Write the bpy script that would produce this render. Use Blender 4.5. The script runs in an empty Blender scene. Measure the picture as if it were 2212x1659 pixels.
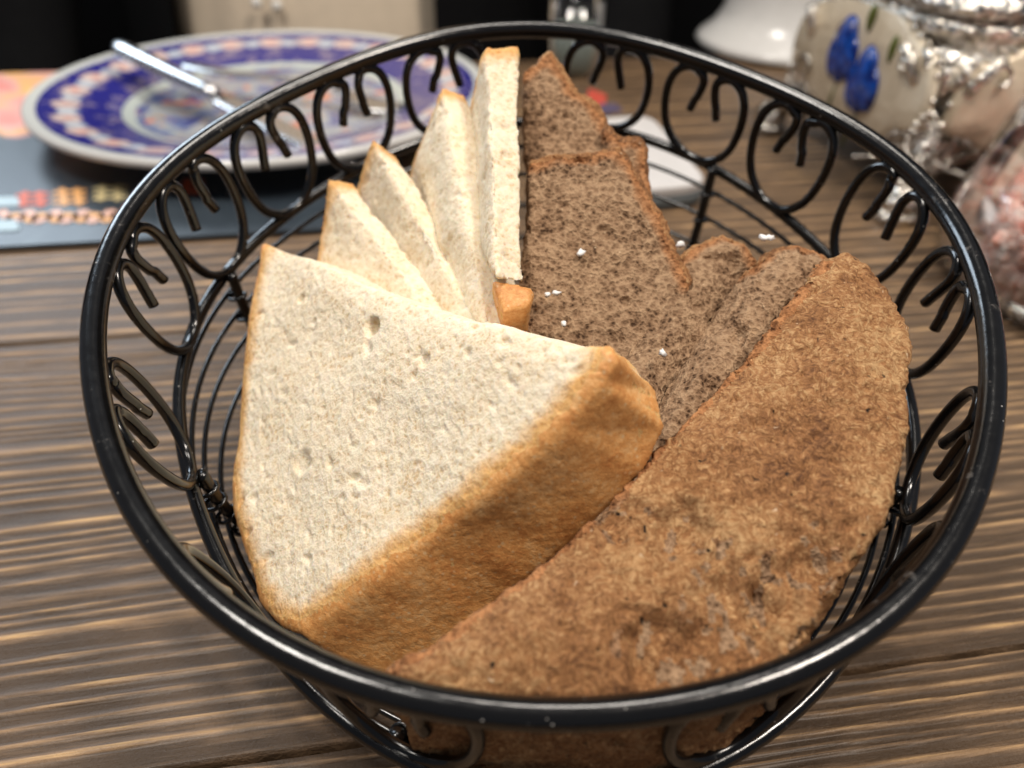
import bpy, bmesh, math, random
import numpy as np
from mathutils import Vector, Matrix, kdtree
random.seed(7); rng = np.random.default_rng(7)
C = bpy.context.scene.collection
scene = bpy.context.scene

# ------------------------------------------------------------------ camera, world, lamps, exposure
HC = 0.170                                   # lens height above the table top
PITCH, ROLL = math.radians(37), math.radians(1.2)
FWD = np.array([0, math.cos(PITCH), -math.sin(PITCH)])
_r = np.array([1., 0, 0]); _u = np.cross(_r, FWD)
RIGHT = _r*math.cos(ROLL)+_u*math.sin(ROLL); UP = _u*math.cos(ROLL)-_r*math.sin(ROLL)
cam = bpy.data.cameras.new('camera'); co = bpy.data.objects.new('camera', cam); C.objects.link(co)
M = Matrix.Identity(4)
for i in range(3):
    M[i][0], M[i][1], M[i][2] = RIGHT[i], UP[i], -FWD[i]
M[2][3] = HC
co.matrix_world = M
cam.sensor_width = 36; cam.lens = 27.05; cam.clip_start = 0.005; cam.clip_end = 50
cam.dof.use_dof = True; cam.dof.focus_distance = 0.168; cam.dof.aperture_fstop = 9.3
scene.camera = co
w = bpy.data.worlds.new('World'); scene.world = w; w.use_nodes = True
w.node_tree.nodes['Background'].inputs[0].default_value = (0.80, 0.86, 1.0, 1)
w.node_tree.nodes['Background'].inputs[1].default_value = 0.15
def area(name, loc, target, size, power, col, shape='DISK'):
    l = bpy.data.lights.new(name, 'AREA'); l.shape = shape; l.size = size; l.energy = power; l.color = col
    o = bpy.data.objects.new(name, l); C.objects.link(o); o.location = loc
    o.rotation_euler = (Vector(target)-Vector(loc)).to_track_quat('-Z', 'Y').to_euler()
    return o
area('ceiling_lamp', (0.12, 0.50, 1.25), (0, .2, 0), 0.30, 5, (1.0, 0.93, 0.84))
area('ceiling_lamp', (-0.42, 0.02, 1.25), (0, .2, 0), 0.34, 12, (1.0, 0.94, 0.86))
area('ceiling_lamp', (0.55, -0.02, 1.15), (0, .2, 0), 0.24, 11, (1.0, 0.90, 0.79))
area('window_light', (-1.25, 1.65, 1.0), (-.1, .25, 0), 0.8, 22, (0.74, 0.87, 1.0), 'SQUARE')
scene.view_settings.view_transform = 'Standard'; scene.view_settings.look = 'None'
scene.view_settings.exposure = -0.06; scene.view_settings.gamma = 1.0
scene.cycles.max_bounces = 8

# ------------------------------------------------------------------ helpers
def at(x, y, t):
    """point seen at (x, y) of the 2212 x 1659 view, t metres in front of the lens"""
    k = 2212/36*27.05
    return np.array([0, 0, HC]) + t*(FWD + (x-1106)/k*RIGHT + (829.5-y)/k*UP)
def on_z(x, y, z):
    d = at(x, y, 1.0)-np.array([0, 0, HC])
    return np.array([0, 0, HC]) + d*((z-HC)/d[2])
def on_plane(x, y, p, n):
    d = at(x, y, 1.0)-np.array([0, 0, HC])
    o = np.array([0, 0, HC])
    return o + d*(((p-o)@n)/(d@n))
def norm(v): return np.asarray(v, float)/np.linalg.norm(v)
def tag(o, label=None, cat=None, group=None, kind=None):
    if label: o['label'] = label
    if cat: o['category'] = cat
    if group: o['group'] = group
    if kind: o['kind'] = kind
    return o
def thing(name, label, cat, loc=(0, 0, 0), group=None):
    o = bpy.data.objects.new(name, None); C.objects.link(o); o.location = loc; o.empty_display_size = .02
    return tag(o, label, cat, group)
def mesh_obj(name, verts, faces, mat, parent=None, smooth=True):
    me = bpy.data.meshes.new(name); me.from_pydata([tuple(map(float, v)) for v in verts], [], [tuple(int(i) for i in f) for f in faces]); me.update()
    if smooth: me.polygons.foreach_set('use_smooth', [True]*len(me.polygons))
    if mat: me.materials.append(mat)
    o = bpy.data.objects.new(name, me); C.objects.link(o)
    if parent: attach(o, parent)
    return o
def attach(o, parent):
    o.parent = parent
    if parent.type == 'EMPTY': o.matrix_parent_inverse = Matrix.Translation(-Vector(parent.location))      # vertices are in world space
class MB:
    def __init__(s): s.v = []; s.f = []
    def add(s, v, f):
        n = len(s.v); s.v += [tuple(x) for x in v]; s.f += [tuple(i+n for i in q) for q in f]
    def box(s, c, size, rz=0, R=None):
        c = np.array(c); h = np.array(size)/2
        P = np.array([[x, y, z] for x in (-1, 1) for y in (-1, 1) for z in (-1, 1)])*h
        if R is None:
            cz, sz = math.cos(rz), math.sin(rz); R = np.array([[cz, -sz, 0], [sz, cz, 0], [0, 0, 1]])
        s.add(P@R.T+c, [(0, 1, 3, 2), (4, 6, 7, 5), (0, 4, 5, 1), (2, 3, 7, 6), (0, 2, 6, 4), (1, 5, 7, 3)])
    def tube(s, pts, r, n=10, closed=False, cap=True):
        pts = np.array(pts, float); m = len(pts)
        r = np.broadcast_to(np.asarray(r, float), (m,))
        if closed: T = np.roll(pts, -1, 0)-np.roll(pts, 1, 0)
        else: T = np.gradient(pts, axis=0)
        T /= np.linalg.norm(T, axis=1)[:, None]+1e-12
        a = np.array([0, 0, 1.]) if abs(T[0][2]) < .9 else np.array([1., 0, 0])
        N = np.cross(T[0], a); N /= np.linalg.norm(N); Ns = [N]
        for i in range(1, m):
            N = N-T[i]*(N@T[i]); N /= np.linalg.norm(N); Ns.append(N)
        Ns = np.array(Ns)
        if closed:                                       # spread the leftover twist
            B = np.cross(T[0], Ns[0]); e = Ns[-1]-T[0]*(Ns[-1]@T[0]); tw = math.atan2(e@B, e@Ns[0])
            for i in range(m):
                g = -tw*i/(m-1); b = np.cross(T[i], Ns[i]); Ns[i] = Ns[i]*math.cos(g)+b*math.sin(g)
        Bs = np.cross(T, Ns); ang = np.linspace(0, 2*math.pi, n, endpoint=False)
        V = pts[:, None]+r[:, None, None]*(Ns[:, None]*np.cos(ang)[None, :, None]+Bs[:, None]*np.sin(ang)[None, :, None])
        V = V.reshape(-1, 3); F = []
        for i in range(m if closed else m-1):
            j = (i+1) % m
            for k in range(n):
                l = (k+1) % n; F.append((i*n+k, i*n+l, j*n+l, j*n+k))
        if cap and not closed: F += [tuple(range(n-1, -1, -1)), tuple((m-1)*n+k for k in range(n))]
        s.add(V, F)
    def lathe(s, prof, c, n=64, axis=None):
        V = []; F = []; m = len(prof)
        for r, z in prof:
            for k in range(n):
                a = 2*math.pi*k/n; V.append((c[0]+r*math.cos(a), c[1]+r*math.sin(a), c[2]+z))
        for i in range(m-1):
            for k in range(n):
                l = (k+1) % n; F.append((i*n+k, i*n+l, (i+1)*n+l, (i+1)*n+k))
        s.add(V, F)
    def ball(s, c, r, n=8, m=6, sc=(1, 1, 1)):
        V = [(c[0], c[1], c[2]-r*sc[2])]; F = []
        for i in range(1, m):
            ph = -math.pi/2+math.pi*i/m
            for k in range(n):
                a = 2*math.pi*k/n; V.append((c[0]+r*sc[0]*math.cos(ph)*math.cos(a), c[1]+r*sc[1]*math.cos(ph)*math.sin(a), c[2]+r*sc[2]*math.sin(ph)))
        V.append((c[0], c[1], c[2]+r*sc[2])); e = len(V)-1
        for k in range(n):
            l = (k+1) % n; F.append((0, 1+l, 1+k)); F.append((e, e-n+k, e-n+l))
            for i in range(m-2): F.append((1+i*n+k, 1+i*n+l, 1+(i+1)*n+l, 1+(i+1)*n+k))
        s.add(V, F)
    def build(s, name, mat, parent=None, smooth=True): return mesh_obj(name, s.v, s.f, mat, parent, smooth)
# vectorised gradient noise
_perm = rng.permutation(256); _perm = np.r_[_perm, _perm, _perm]
_g = rng.normal(size=(256, 3)); _g /= np.linalg.norm(_g, axis=1)[:, None]
def pn(P):
    P = np.asarray(P, float); I = np.floor(P).astype(int); f = P-I; I &= 255
    u = f*f*f*(f*(f*6-15)+10); out = np.zeros(len(P))
    for dx in (0, 1):
        for dy in (0, 1):
            for dz in (0, 1):
                h = _perm[_perm[_perm[I[:, 0]+dx]+I[:, 1]+dy]+I[:, 2]+dz] & 255
                d = (_g[h]*(f-np.array([dx, dy, dz]))).sum(1)
                wt = (u[:, 0] if dx else 1-u[:, 0])*(u[:, 1] if dy else 1-u[:, 1])*(u[:, 2] if dz else 1-u[:, 2])
                out += wt*d
    return out*1.6
def fbm(P, o=4, g=.5):
    a = 1; s = 0; P = np.asarray(P, float)
    for i in range(o): s = s+a*pn(P+17.3*i); P = P*2.03; a *= g
    return s
def sstep(x, a, b):
    t = np.clip((x-a)/(b-a), 0, 1); return t*t*(3-2*t)

# ------------------------------------------------------------------ materials
class NT:
    def __init__(s, name):
        s.m = bpy.data.materials.new(name); s.m.use_nodes = True; s.t = s.m.node_tree; s.t.nodes.clear()
        s.out = s.t.nodes.new('ShaderNodeOutputMaterial'); s.b = s.t.nodes.new('ShaderNodeBsdfPrincipled')
        s.t.links.new(s.b.outputs[0], s.out.inputs[0])
    def n(s, typ, **kw):
        o = s.t.nodes.new('ShaderNode'+typ)
        for k, v in kw.items():
            if k.startswith('_'): setattr(o, k[1:], v)
        return o
    def link(s, a, b): s.t.links.new(a, b)
    def val(s, sock, v):
        if hasattr(v, 'is_output'): s.link(v, sock)
        elif isinstance(v, (tuple, list)) and len(v) == 3 and sock.type == 'RGBA': sock.default_value = (*v, 1)
        else: sock.default_value = v
    def set(s, **kw):
        names = dict(col='Base Color', rough='Roughness', metal='Metallic', spec='Specular IOR Level', norm='Normal', coat='Coat Weight', coatr='Coat Roughness',
                     trans='Transmission Weight', ior='IOR', sss='Subsurface Weight', sssr='Subsurface Radius', ssss='Subsurface Scale', sheen='Sheen Weight', alpha='Alpha')
        for k, v in kw.items(): s.val(s.b.inputs[names[k]], v)
        return s
    def coord(s, kind='Object', scale=(1, 1, 1), rot=(0, 0, 0), loc=(0, 0, 0)):
        c = s.n('TexCoord'); mp = s.n('Mapping'); s.link(c.outputs[kind], mp.inputs[0])
        mp.inputs['Scale'].default_value = scale; mp.inputs['Rotation'].default_value = rot; mp.inputs['Location'].default_value = loc
        return mp.outputs[0]
    def noise(s, vec, scale, detail=4, rough=.55, dist=0):
        o = s.n('TexNoise'); s.link(vec, o.inputs['Vector']); o.inputs['Scale'].default_value = scale
        o.inputs['Detail'].default_value = detail; o.inputs['Roughness'].default_value = rough; o.inputs['Distortion'].default_value = dist
        return o.outputs[0]
    def voro(s, vec, scale, feat='F1', out=0, rnd=1.0):
        o = s.n('TexVoronoi'); o.feature = feat; s.link(vec, o.inputs['Vector']); o.inputs['Scale'].default_value = scale; o.inputs['Randomness'].default_value = rnd
        return o.outputs[out]
    def ramp(s, fac, stops, interp='LINEAR'):
        o = s.n('ValToRGB'); o.color_ramp.interpolation = interp; e = o.color_ramp.elements
        while len(e) < len(stops): e.new(.5)
        for i, (p, c) in enumerate(stops):
            e[i].position = p; e[i].color = (*c, 1) if isinstance(c, tuple) else (c, c, c, 1)
        s.link(fac, o.inputs[0]); return o.outputs[0]
    def mix(s, fac, a, b, mode='MIX'):
        o = s.n('Mix'); o.data_type = 'RGBA'; o.blend_type = mode
        s.val(o.inputs[0], fac); s.val(o.inputs[6], a); s.val(o.inputs[7], b); return o.outputs[2]
    def math(s, op, a, b=0.0, c=0.0):
        o = s.n('Math'); o.operation = op
        s.val(o.inputs[0], a); s.val(o.inputs[1], b); s.val(o.inputs[2], c); return o.outputs[0]
    def attr(s, name):
        o = s.n('Attribute'); o.attribute_name = name; return o.outputs['Fac']
    def bump(s, h, dist, strength=1.0, normal=None):
        o = s.n('Bump'); s.link(h, o.inputs['Height']); o.inputs['Distance'].default_value = dist; o.inputs['Strength'].default_value = strength
        if normal: s.link(normal, o.inputs['Normal'])
        return o.outputs[0]
def plain(name, col, rough=.5, metal=0, **kw):
    n = NT(name); v = n.coord(); f = n.noise(v, 90, 3)
    c2 = tuple(x*.82 for x in col)
    n.set(col=n.mix(f, col, c2), rough=n.math('MULTIPLY_ADD', f, .15, rough-.07), metal=metal, **kw); return n.m

def mat_wire():
    n = NT('black_lacquered_wire'); v = n.coord()
    f = n.noise(v, 260, 5, .6); g = n.noise(v, 55, 3)
    wear = n.ramp(n.math('ADD', n.math('MULTIPLY', f, .55), n.math('MULTIPLY', g, .45)), [(.60, 0.), (.66, 1.)])
    dust = n.ramp(n.voro(v, 420), [(.04, 1.), (.10, 0.)])
    dm = n.math('MULTIPLY', dust, n.ramp(n.noise(v, 130, 2), [(.52, 0.), (.60, 1.)]))
    col = n.mix(wear, (.0035, .0033, .0033), (.075, .068, .062)); col = n.mix(dm, col, (.45, .43, .40))
    n.set(col=col, rough=n.math('MULTIPLY_ADD', f, .20, .10), spec=.5, coat=.25, coatr=.06, norm=n.bump(n.math('ADD', n.math('MULTIPLY', f, .3), g), .0006, .5)); return n.m
def mat_crumb(name, light, mid, dark, pore_scale):
    n = NT(name); v = n.coord(); vd = n.coord()
    dn = n.n('TexNoise'); n.link(v, dn.inputs['Vector']); dn.inputs['Scale'].default_value = 500; dn.inputs['Detail'].default_value = 3
    o = n.n('VectorMath'); o.operation = 'MULTIPLY_ADD'; n.link(dn.outputs[1], o.inputs[0]); o.inputs[1].default_value = (.0013, .0013, .0013); n.link(vd, o.inputs[2])
    wv = o.outputs[0]
    p1 = n.voro(wv, pore_scale); p2 = n.voro(wv, pore_scale*2.3); fb = n.noise(v, 1500, 6, .7); big = n.noise(v, 120, 4)
    h = n.math('ADD', n.math('MULTIPLY', p1, .75), n.math('MULTIPLY', p2, .45)); h = n.math('ADD', h, n.math('MULTIPLY', fb, .32))
    fac = n.math('ADD', n.math('MULTIPLY', n.math('SUBTRACT', h, .35), .9), n.math('MULTIPLY', n.math('SUBTRACT', big, .5), .8))
    col = n.ramp(fac, [(-.0, dark), (.22, mid), (.60, light)])
    toast = n.attr('crust_d')
    tf = n.math('ADD', toast, n.math('MULTIPLY', n.math('SUBTRACT', n.noise(v, 300, 4), .5), .45))
    return n, v, col, tf, h
def white_crumb():
    n, v, col, tf, h = mat_crumb('white_bread_crumb', (.77, .675, .52), (.715, .595, .425), (.60, .44, .265), 640)
    spk = n.math('MULTIPLY', n.ramp(n.voro(v, 330), [(.05, 1.), (.09, 0.)]), n.ramp(n.noise(v, 200, 1), [(.6, 0.), (.63, 1.)]))
    col = n.mix(n.math('MULTIPLY', spk, .6), col, (.30, .16, .07))
    col = n.mix(n.ramp(tf, [(.12, 0.), (.45, .45), (.85, .95)]), col, n.mix(1.0, col, (.86, .56, .27), 'MULTIPLY'))
    n.set(col=col, rough=.85, spec=.15, sss=.40, sssr=(1.0, .6, .3), ssss=.0022, norm=n.bump(h, .0009, .34)); return n.m
def white_crust():
    n = NT('golden_bread_crust'); v = n.coord(); f = n.noise(v, 140, 5, .6); g = n.noise(v, 900, 4, .7)
    d = n.attr('crust_d'); k = n.math('ADD', n.math('MULTIPLY', d, .66), n.math('MULTIPLY', n.math('SUBTRACT', f, .5), .75))
    k = n.math('ADD', k, n.math('MULTIPLY', n.math('SUBTRACT', g, .5), .75))
    col = n.ramp(k, [(.40, (.80, .49, .22)), (.66, (.65, .31, .100)), (.90, (.48, .180, .050)), (1., (.33, .105, .028))])
    fl = n.math('MULTIPLY', n.ramp(n.voro(v, 700), [(.15, 1.), (.32, 0.)]), n.ramp(n.noise(v, 420, 2), [(.46, 0.), (.58, 1.)]))
    col = n.mix(n.math('MULTIPLY', fl, .7), col, (.66, .46, .25))
    n.set(col=col, rough=.5, spec=.35, norm=n.bump(n.math('ADD', g, n.math('MULTIPLY', n.noise(v, 2400, 3), .5)), .0005, .45)); return n.m
def brown_crumb():
    n, v, col, tf, h = mat_crumb('brown_bread_crumb', (.38, .245, .145), (.215, .126, .071), (.055, .029, .016), 560)
    spk = n.math('MULTIPLY', n.ramp(n.voro(v, 420), [(.07, 1.), (.12, 0.)]), n.ramp(n.noise(v, 260, 1), [(.55, 0.), (.6, 1.)]))
    col = n.mix(n.math('MULTIPLY', spk, .75), col, (.62, .46, .30))
    col = n.mix(n.ramp(tf, [(.40, 0.), (.8, .8), (1., 1.)]), col, n.mix(1.0, col, (1.15, .82, .58), 'MULTIPLY'))
    n.set(col=col, rough=.9, spec=.12, norm=n.bump(h, .0013, .85)); return n.m
def brown_crust():
    n = NT('brown_bread_crust'); v = n.coord(); dn = n.n('TexNoise'); n.link(v, dn.inputs['Vector']); dn.inputs['Scale'].default_value = 260; dn.inputs['Detail'].default_value = 3
    o = n.n('VectorMath'); o.operation = 'MULTIPLY_ADD'; n.link(dn.outputs[1], o.inputs[0]); o.inputs[1].default_value = (.005, .005, .005); n.link(v, o.inputs[2])
    wv = o.outputs[0]; fib = n.noise(wv, 1050, 6, .70, .35); big = n.noise(v, 48, 4, .6); mid = n.noise(v, 260, 4)
    k = n.math('ADD', n.math('MULTIPLY', fib, .95), n.math('MULTIPLY', big, .55)); k = n.math('ADD', k, n.math('MULTIPLY', mid, .15))
    col = n.ramp(k, [(.56, (.060, .024, .010)), (.69, (.180, .075, .027)), (.82, (.345, .160, .060)), (1., (.60, .37, .175))])
    pit = n.math('MULTIPLY', n.ramp(n.voro(wv, 210), [(.06, 1.), (.13, 0.)]), n.ramp(n.noise(v, 120, 1), [(.48, 0.), (.54, 1.)]))
    col = n.mix(pit, col, (.012, .008, .006))
    fl = n.math('MULTIPLY', n.ramp(n.voro(wv, 330), [(.06, 1.), (.11, 0.)]), n.ramp(n.noise(v, 210, 2), [(.52, 0.), (.6, 1.)]))
    col = n.mix(n.math('MULTIPLY', fl, .8), col, (.74, .58, .40))
    hh = n.math('SUBTRACT', n.math('ADD', fib, n.math('MULTIPLY', mid, .5)), n.math('MULTIPLY', pit, .6))
    n.set(col=col, rough=.6, spec=.3, norm=n.bump(hh, .0013, .8)); return n.m
def mat_wood():
    n = NT('brushed_stained_wood'); r = n.attr('ridge'); v = n.coord('Object', rot=(0, 0, math.radians(-10)))
    vs = n.coord('Object', (1, 14, 1), (0, 0, 0)); big = n.noise(v, 9, 3); 
    c0 = n.n('TexCoord'); m1 = n.n('Mapping'); n.link(c0.outputs['Object'], m1.inputs[0]); m1.inputs['Rotation'].default_value = (0, 0, math.radians(-10))
    m2 = n.n('Mapping'); n.link(m1.outputs[0], m2.inputs[0]); m2.inputs['Scale'].default_value = (55, 1300, 100)
    fib = n.noise(m2.outputs[0], 1.0, 8, .72, .5)
    m3 = n.n('Mapping'); n.link(m1.outputs[0], m3.inputs[0]); m3.inputs['Scale'].default_value = (2.2, 45, 10)
    band = n.noise(m3.outputs[0], 1.0, 3, .6, .4)
    k = n.math('ADD', n.math('MULTIPLY', r, .75), n.math('MULTIPLY', n.math('SUBTRACT', fib, .5), .8))
    k = n.math('ADD', k, n.math('MULTIPLY', n.math('SUBTRACT', band, .5), .45))
    col = n.ramp(k, [(.05, (.034, .021, .012)), (.26, (.140, .088, .050)), (.48, (.32, .198, .102)), (.80, (.76, .48, .215))])
    n.set(col=n.mix(n.math('MULTIPLY', big, .30), col, (.32, .195, .105)), rough=n.math('MULTIPLY_ADD', fib, .3, .30), spec=.36, coat=.12, coatr=.28, norm=n.bump(n.math('ADD', fib, n.noise(v, 900, 4)), .0008, .7)); return n.m
def mat_silver():
    n = NT('chased_silver'); v = n.coord(); f = n.noise(v, 160, 4, .6, 1.2)
    n.set(col=n.mix(n.ramp(f, [(.38, 0.), (.56, 1.)]), (.30, .26, .21), (.90, .86, .80)), rough=.27, metal=1, norm=n.bump(n.math('ADD', f, n.voro(v, 260)), .0015, .8)); return n.m  # noise paints the shade of the relief's recesses into the silver colour
def mat_enamel():
    n = NT('cream_enamel'); v = n.coord(); f = n.noise(v, 45, 4, .6, .8); g = n.noise(v, 190, 3)
    col = n.ramp(f, [(.3, (.50, .41, .29)), (.55, (.66, .56, .42)), (.75, (.72, .64, .51))])
    n.set(col=col, rough=.3, spec=.5, metal=.15, norm=n.bump(n.math('ADD', f, n.math('MULTIPLY', g, .4)), .0022, .6)); return n.m
def mat_plate(cx, cy, R):
    n = NT('painted_plate_glaze'); c = n.n('TexCoord'); s = n.n('SeparateXYZ'); n.link(c.outputs['Object'], s.inputs[0])
    x = n.math('SUBTRACT', s.outputs[0], cx); y = n.math('SUBTRACT', s.outputs[1], cy)
    r = n.math('DIVIDE', n.math('SQRT', n.math('ADD', n.math('MULTIPLY', x, x), n.math('MULTIPLY', y, y))), R)
    a = n.math('ARCTAN2', y, x); v = n.coord()
    N = 22
    def flowers(rc, wr, N, ph, size):
        u = n.math('SUBTRACT', n.math('FRACT', n.math('ADD', n.math('MULTIPLY', a, N/(2*math.pi)), ph)), .5)
        u = n.math('MULTIPLY', u, 2*math.pi*rc/N); q = n.math('SUBTRACT', r, rc)
        u = n.math('DIVIDE', u, wr); q = n.math('DIVIDE', q, size)
        d = n.math('SQRT', n.math('ADD', n.math('MULTIPLY', u, u), n.math('MULTIPLY', q, q)))
        return n.math('ADD', d, n.math('MULTIPLY', n.math('SUBTRACT', n.noise(v, 160, 3), .5), .9))
    blue = (.028, .027, .22); white = (.62, .64, .62)
    f1 = flowers(.845, .075, 26, 0, .062); f2 = flowers(.835, .05, 26, .5, .045); f3 = flowers(.72, .07, 14, .2, .06)
    rim = n.mix(n.ramp(f1, [(.75, 1.), (1.0, 0.)]), blue, (.70, .54, .49)); rim = n.mix(n.ramp(f1, [(.2, .6), (.4, 0.)]), rim, (.75, .22, .14))
    rim = n.mix(n.ramp(f2, [(.75, 1.), (1.0, 0.)]), rim, (.55, .60, .66))
    rim = n.mix(n.math('MULTIPLY', n.ramp(n.noise(v, 85, 3, .6), [(.55, 0.), (.60, 1.)]), .45), rim, (.45, .36, .36))
    cen0 = n.noise(v, 38, 4, .6, 1.0); cen1 = n.noise(v, 62, 3, .5, .7); cen2 = n.noise(v, 52, 3, .5, 2.0)
    cen = n.ramp(cen0, [(.34, (.06, .06, .22)), (.43, (.16, .20, .38)), (.53, (.40, .43, .43)), (.66, (.33, .29, .33))])
    cen = n.mix(n.ramp(cen1, [(.60, 0.), (.64, 1.)]), cen, (.65, .24, .16)); cen = n.mix(n.ramp(cen2, [(.62, 0.), (.66, 1.)]), cen, (.50, .30, .10))
    inner = n.math('LESS_THAN', r, .60); col = n.mix(inner, rim, cen)
    ring = n.math('MULTIPLY', n.math('GREATER_THAN', r, .585), n.math('LESS_THAN', r, .635)); col = n.mix(ring, col, (.50, .55, .52))
    ring2 = n.math('MULTIPLY', n.math('GREATER_THAN', r, .552), n.math('LESS_THAN', r, .566)); col = n.mix(ring2, col, (.08, .10, .28))
    edge = n.math('GREATER_THAN', r, .95); col = n.mix(edge, col, white)
    n.set(col=col, rough=.16, spec=.5, coat=.4, coatr=.05); return n.m
def mat_mat(x0, y0):
    n = NT('printed_placemat'); v = n.coord(); f = n.noise(v, 14, 4, .6, .6); g = n.noise(v, 22, 2)
    base = n.ramp(f, [(.35, (.020, .028, .038)), (.6, (.045, .060, .075)), (.75, (.10, .125, .14))])
    c = n.n('TexCoord'); s = n.n('SeparateXYZ'); n.link(c.outputs['Object'], s.inputs[0])
    k = n.math('ADD', n.math('MULTIPLY', n.math('SUBTRACT', s.outputs[1], .445), 18), n.math('MULTIPLY', n.math('SUBTRACT', n.noise(v, 20, 2), .5), 1.2))
    hot = n.ramp(g, [(.36, (.75, .22, .16)), (.47, (.74, .36, .30)), (.56, (.85, .42, .10)), (.66, (.90, .62, .10))])
    left = n.math('LESS_THAN', s.outputs[0], -.20)
    col = n.mix(n.math('MULTIPLY', n.ramp(k, [(.45, 0.), (.55, 1.)]), left), base, hot)
    n.set(col=col, rough=.35, spec=.4); return n.m

WIRE = mat_wire(); WCRUMB = white_crumb(); WCRUST = white_crust(); BCRUMB = brown_crumb(); BCRUST = brown_crust(); WOOD = mat_wood()
SILVER = mat_silver(); ENAMEL = mat_enamel()
STEEL = plain('polished_steel', (.66, .66, .67), .26, 1)
WHITE = plain('white_porcelain', (.72, .71, .69), .18)
BLACKCLOTH = plain('black_cloth', (.0045, .0045, .005), .9, spec=.1)
CREAMCLOTH = plain('cream_knit', (.72, .60, .46), .9, spec=.15)
PEARL = plain('pearl', (.8, .78, .74), .2)
def mat_jewel(name, a, b):
    n = NT(name); v = n.coord(); f = n.noise(v, 260, 3); n.set(col=n.ramp(f, [(.38, a), (.62, b)]), rough=.12, spec=.5, coat=.3, coatr=.05, norm=n.bump(f, .0012, .6)); return n.m
BLUE = mat_jewel('blue_glass_enamel', (.0015, .008, .11), (.004, .075, .42)); GREEN = plain('green_enamel', (.10, .12, .02), .3)
DARK = plain('dark_room', (.004, .004, .0045), .9, spec=.05)  # near-black colour puts the darkness of the unlit room into floor and wall
DARKGREY = plain('grey_plastic', (.10, .115, .12), .4)
def mat_glass():
    n = NT('clear_glass'); tr = n.n('BsdfTransparent'); tr.inputs[0].default_value = (.975, .985, .985, 1); gl = n.n('BsdfGlossy'); gl.inputs['Roughness'].default_value = .03
    fr_ = n.n('LayerWeight'); fr_.inputs[0].default_value = .25; mx = n.n('MixShader'); n.link(n.math('MULTIPLY_ADD', fr_.outputs['Fresnel'], .6, .03), mx.inputs[0])
    n.link(tr.outputs[0], mx.inputs[1]); n.link(gl.outputs[0], mx.inputs[2]); n.link(mx.outputs[0], n.out.inputs[0]); return n.m
GLASS = mat_glass()
def mat_salt():
    n = NT('pink_rock_salt'); v = n.coord(); f = n.noise(v, 75, 3); g = n.noise(v, 420, 4)
    n.set(col=n.mix(n.math('MULTIPLY', g, .5), n.ramp(f, [(.35, (.84, .30, .23)), (.50, (.93, .50, .42)), (.64, (.95, .70, .64))]), (.85, .6, .52)), rough=.35, spec=.5, sss=.6, sssr=(1., .55, .45), ssss=.006, norm=n.bump(g, .001, .5)); return n.m
SALT = mat_salt()
CRUMBWHITE = plain('white_bread_speck', (.80, .78, .76), .6)

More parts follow.
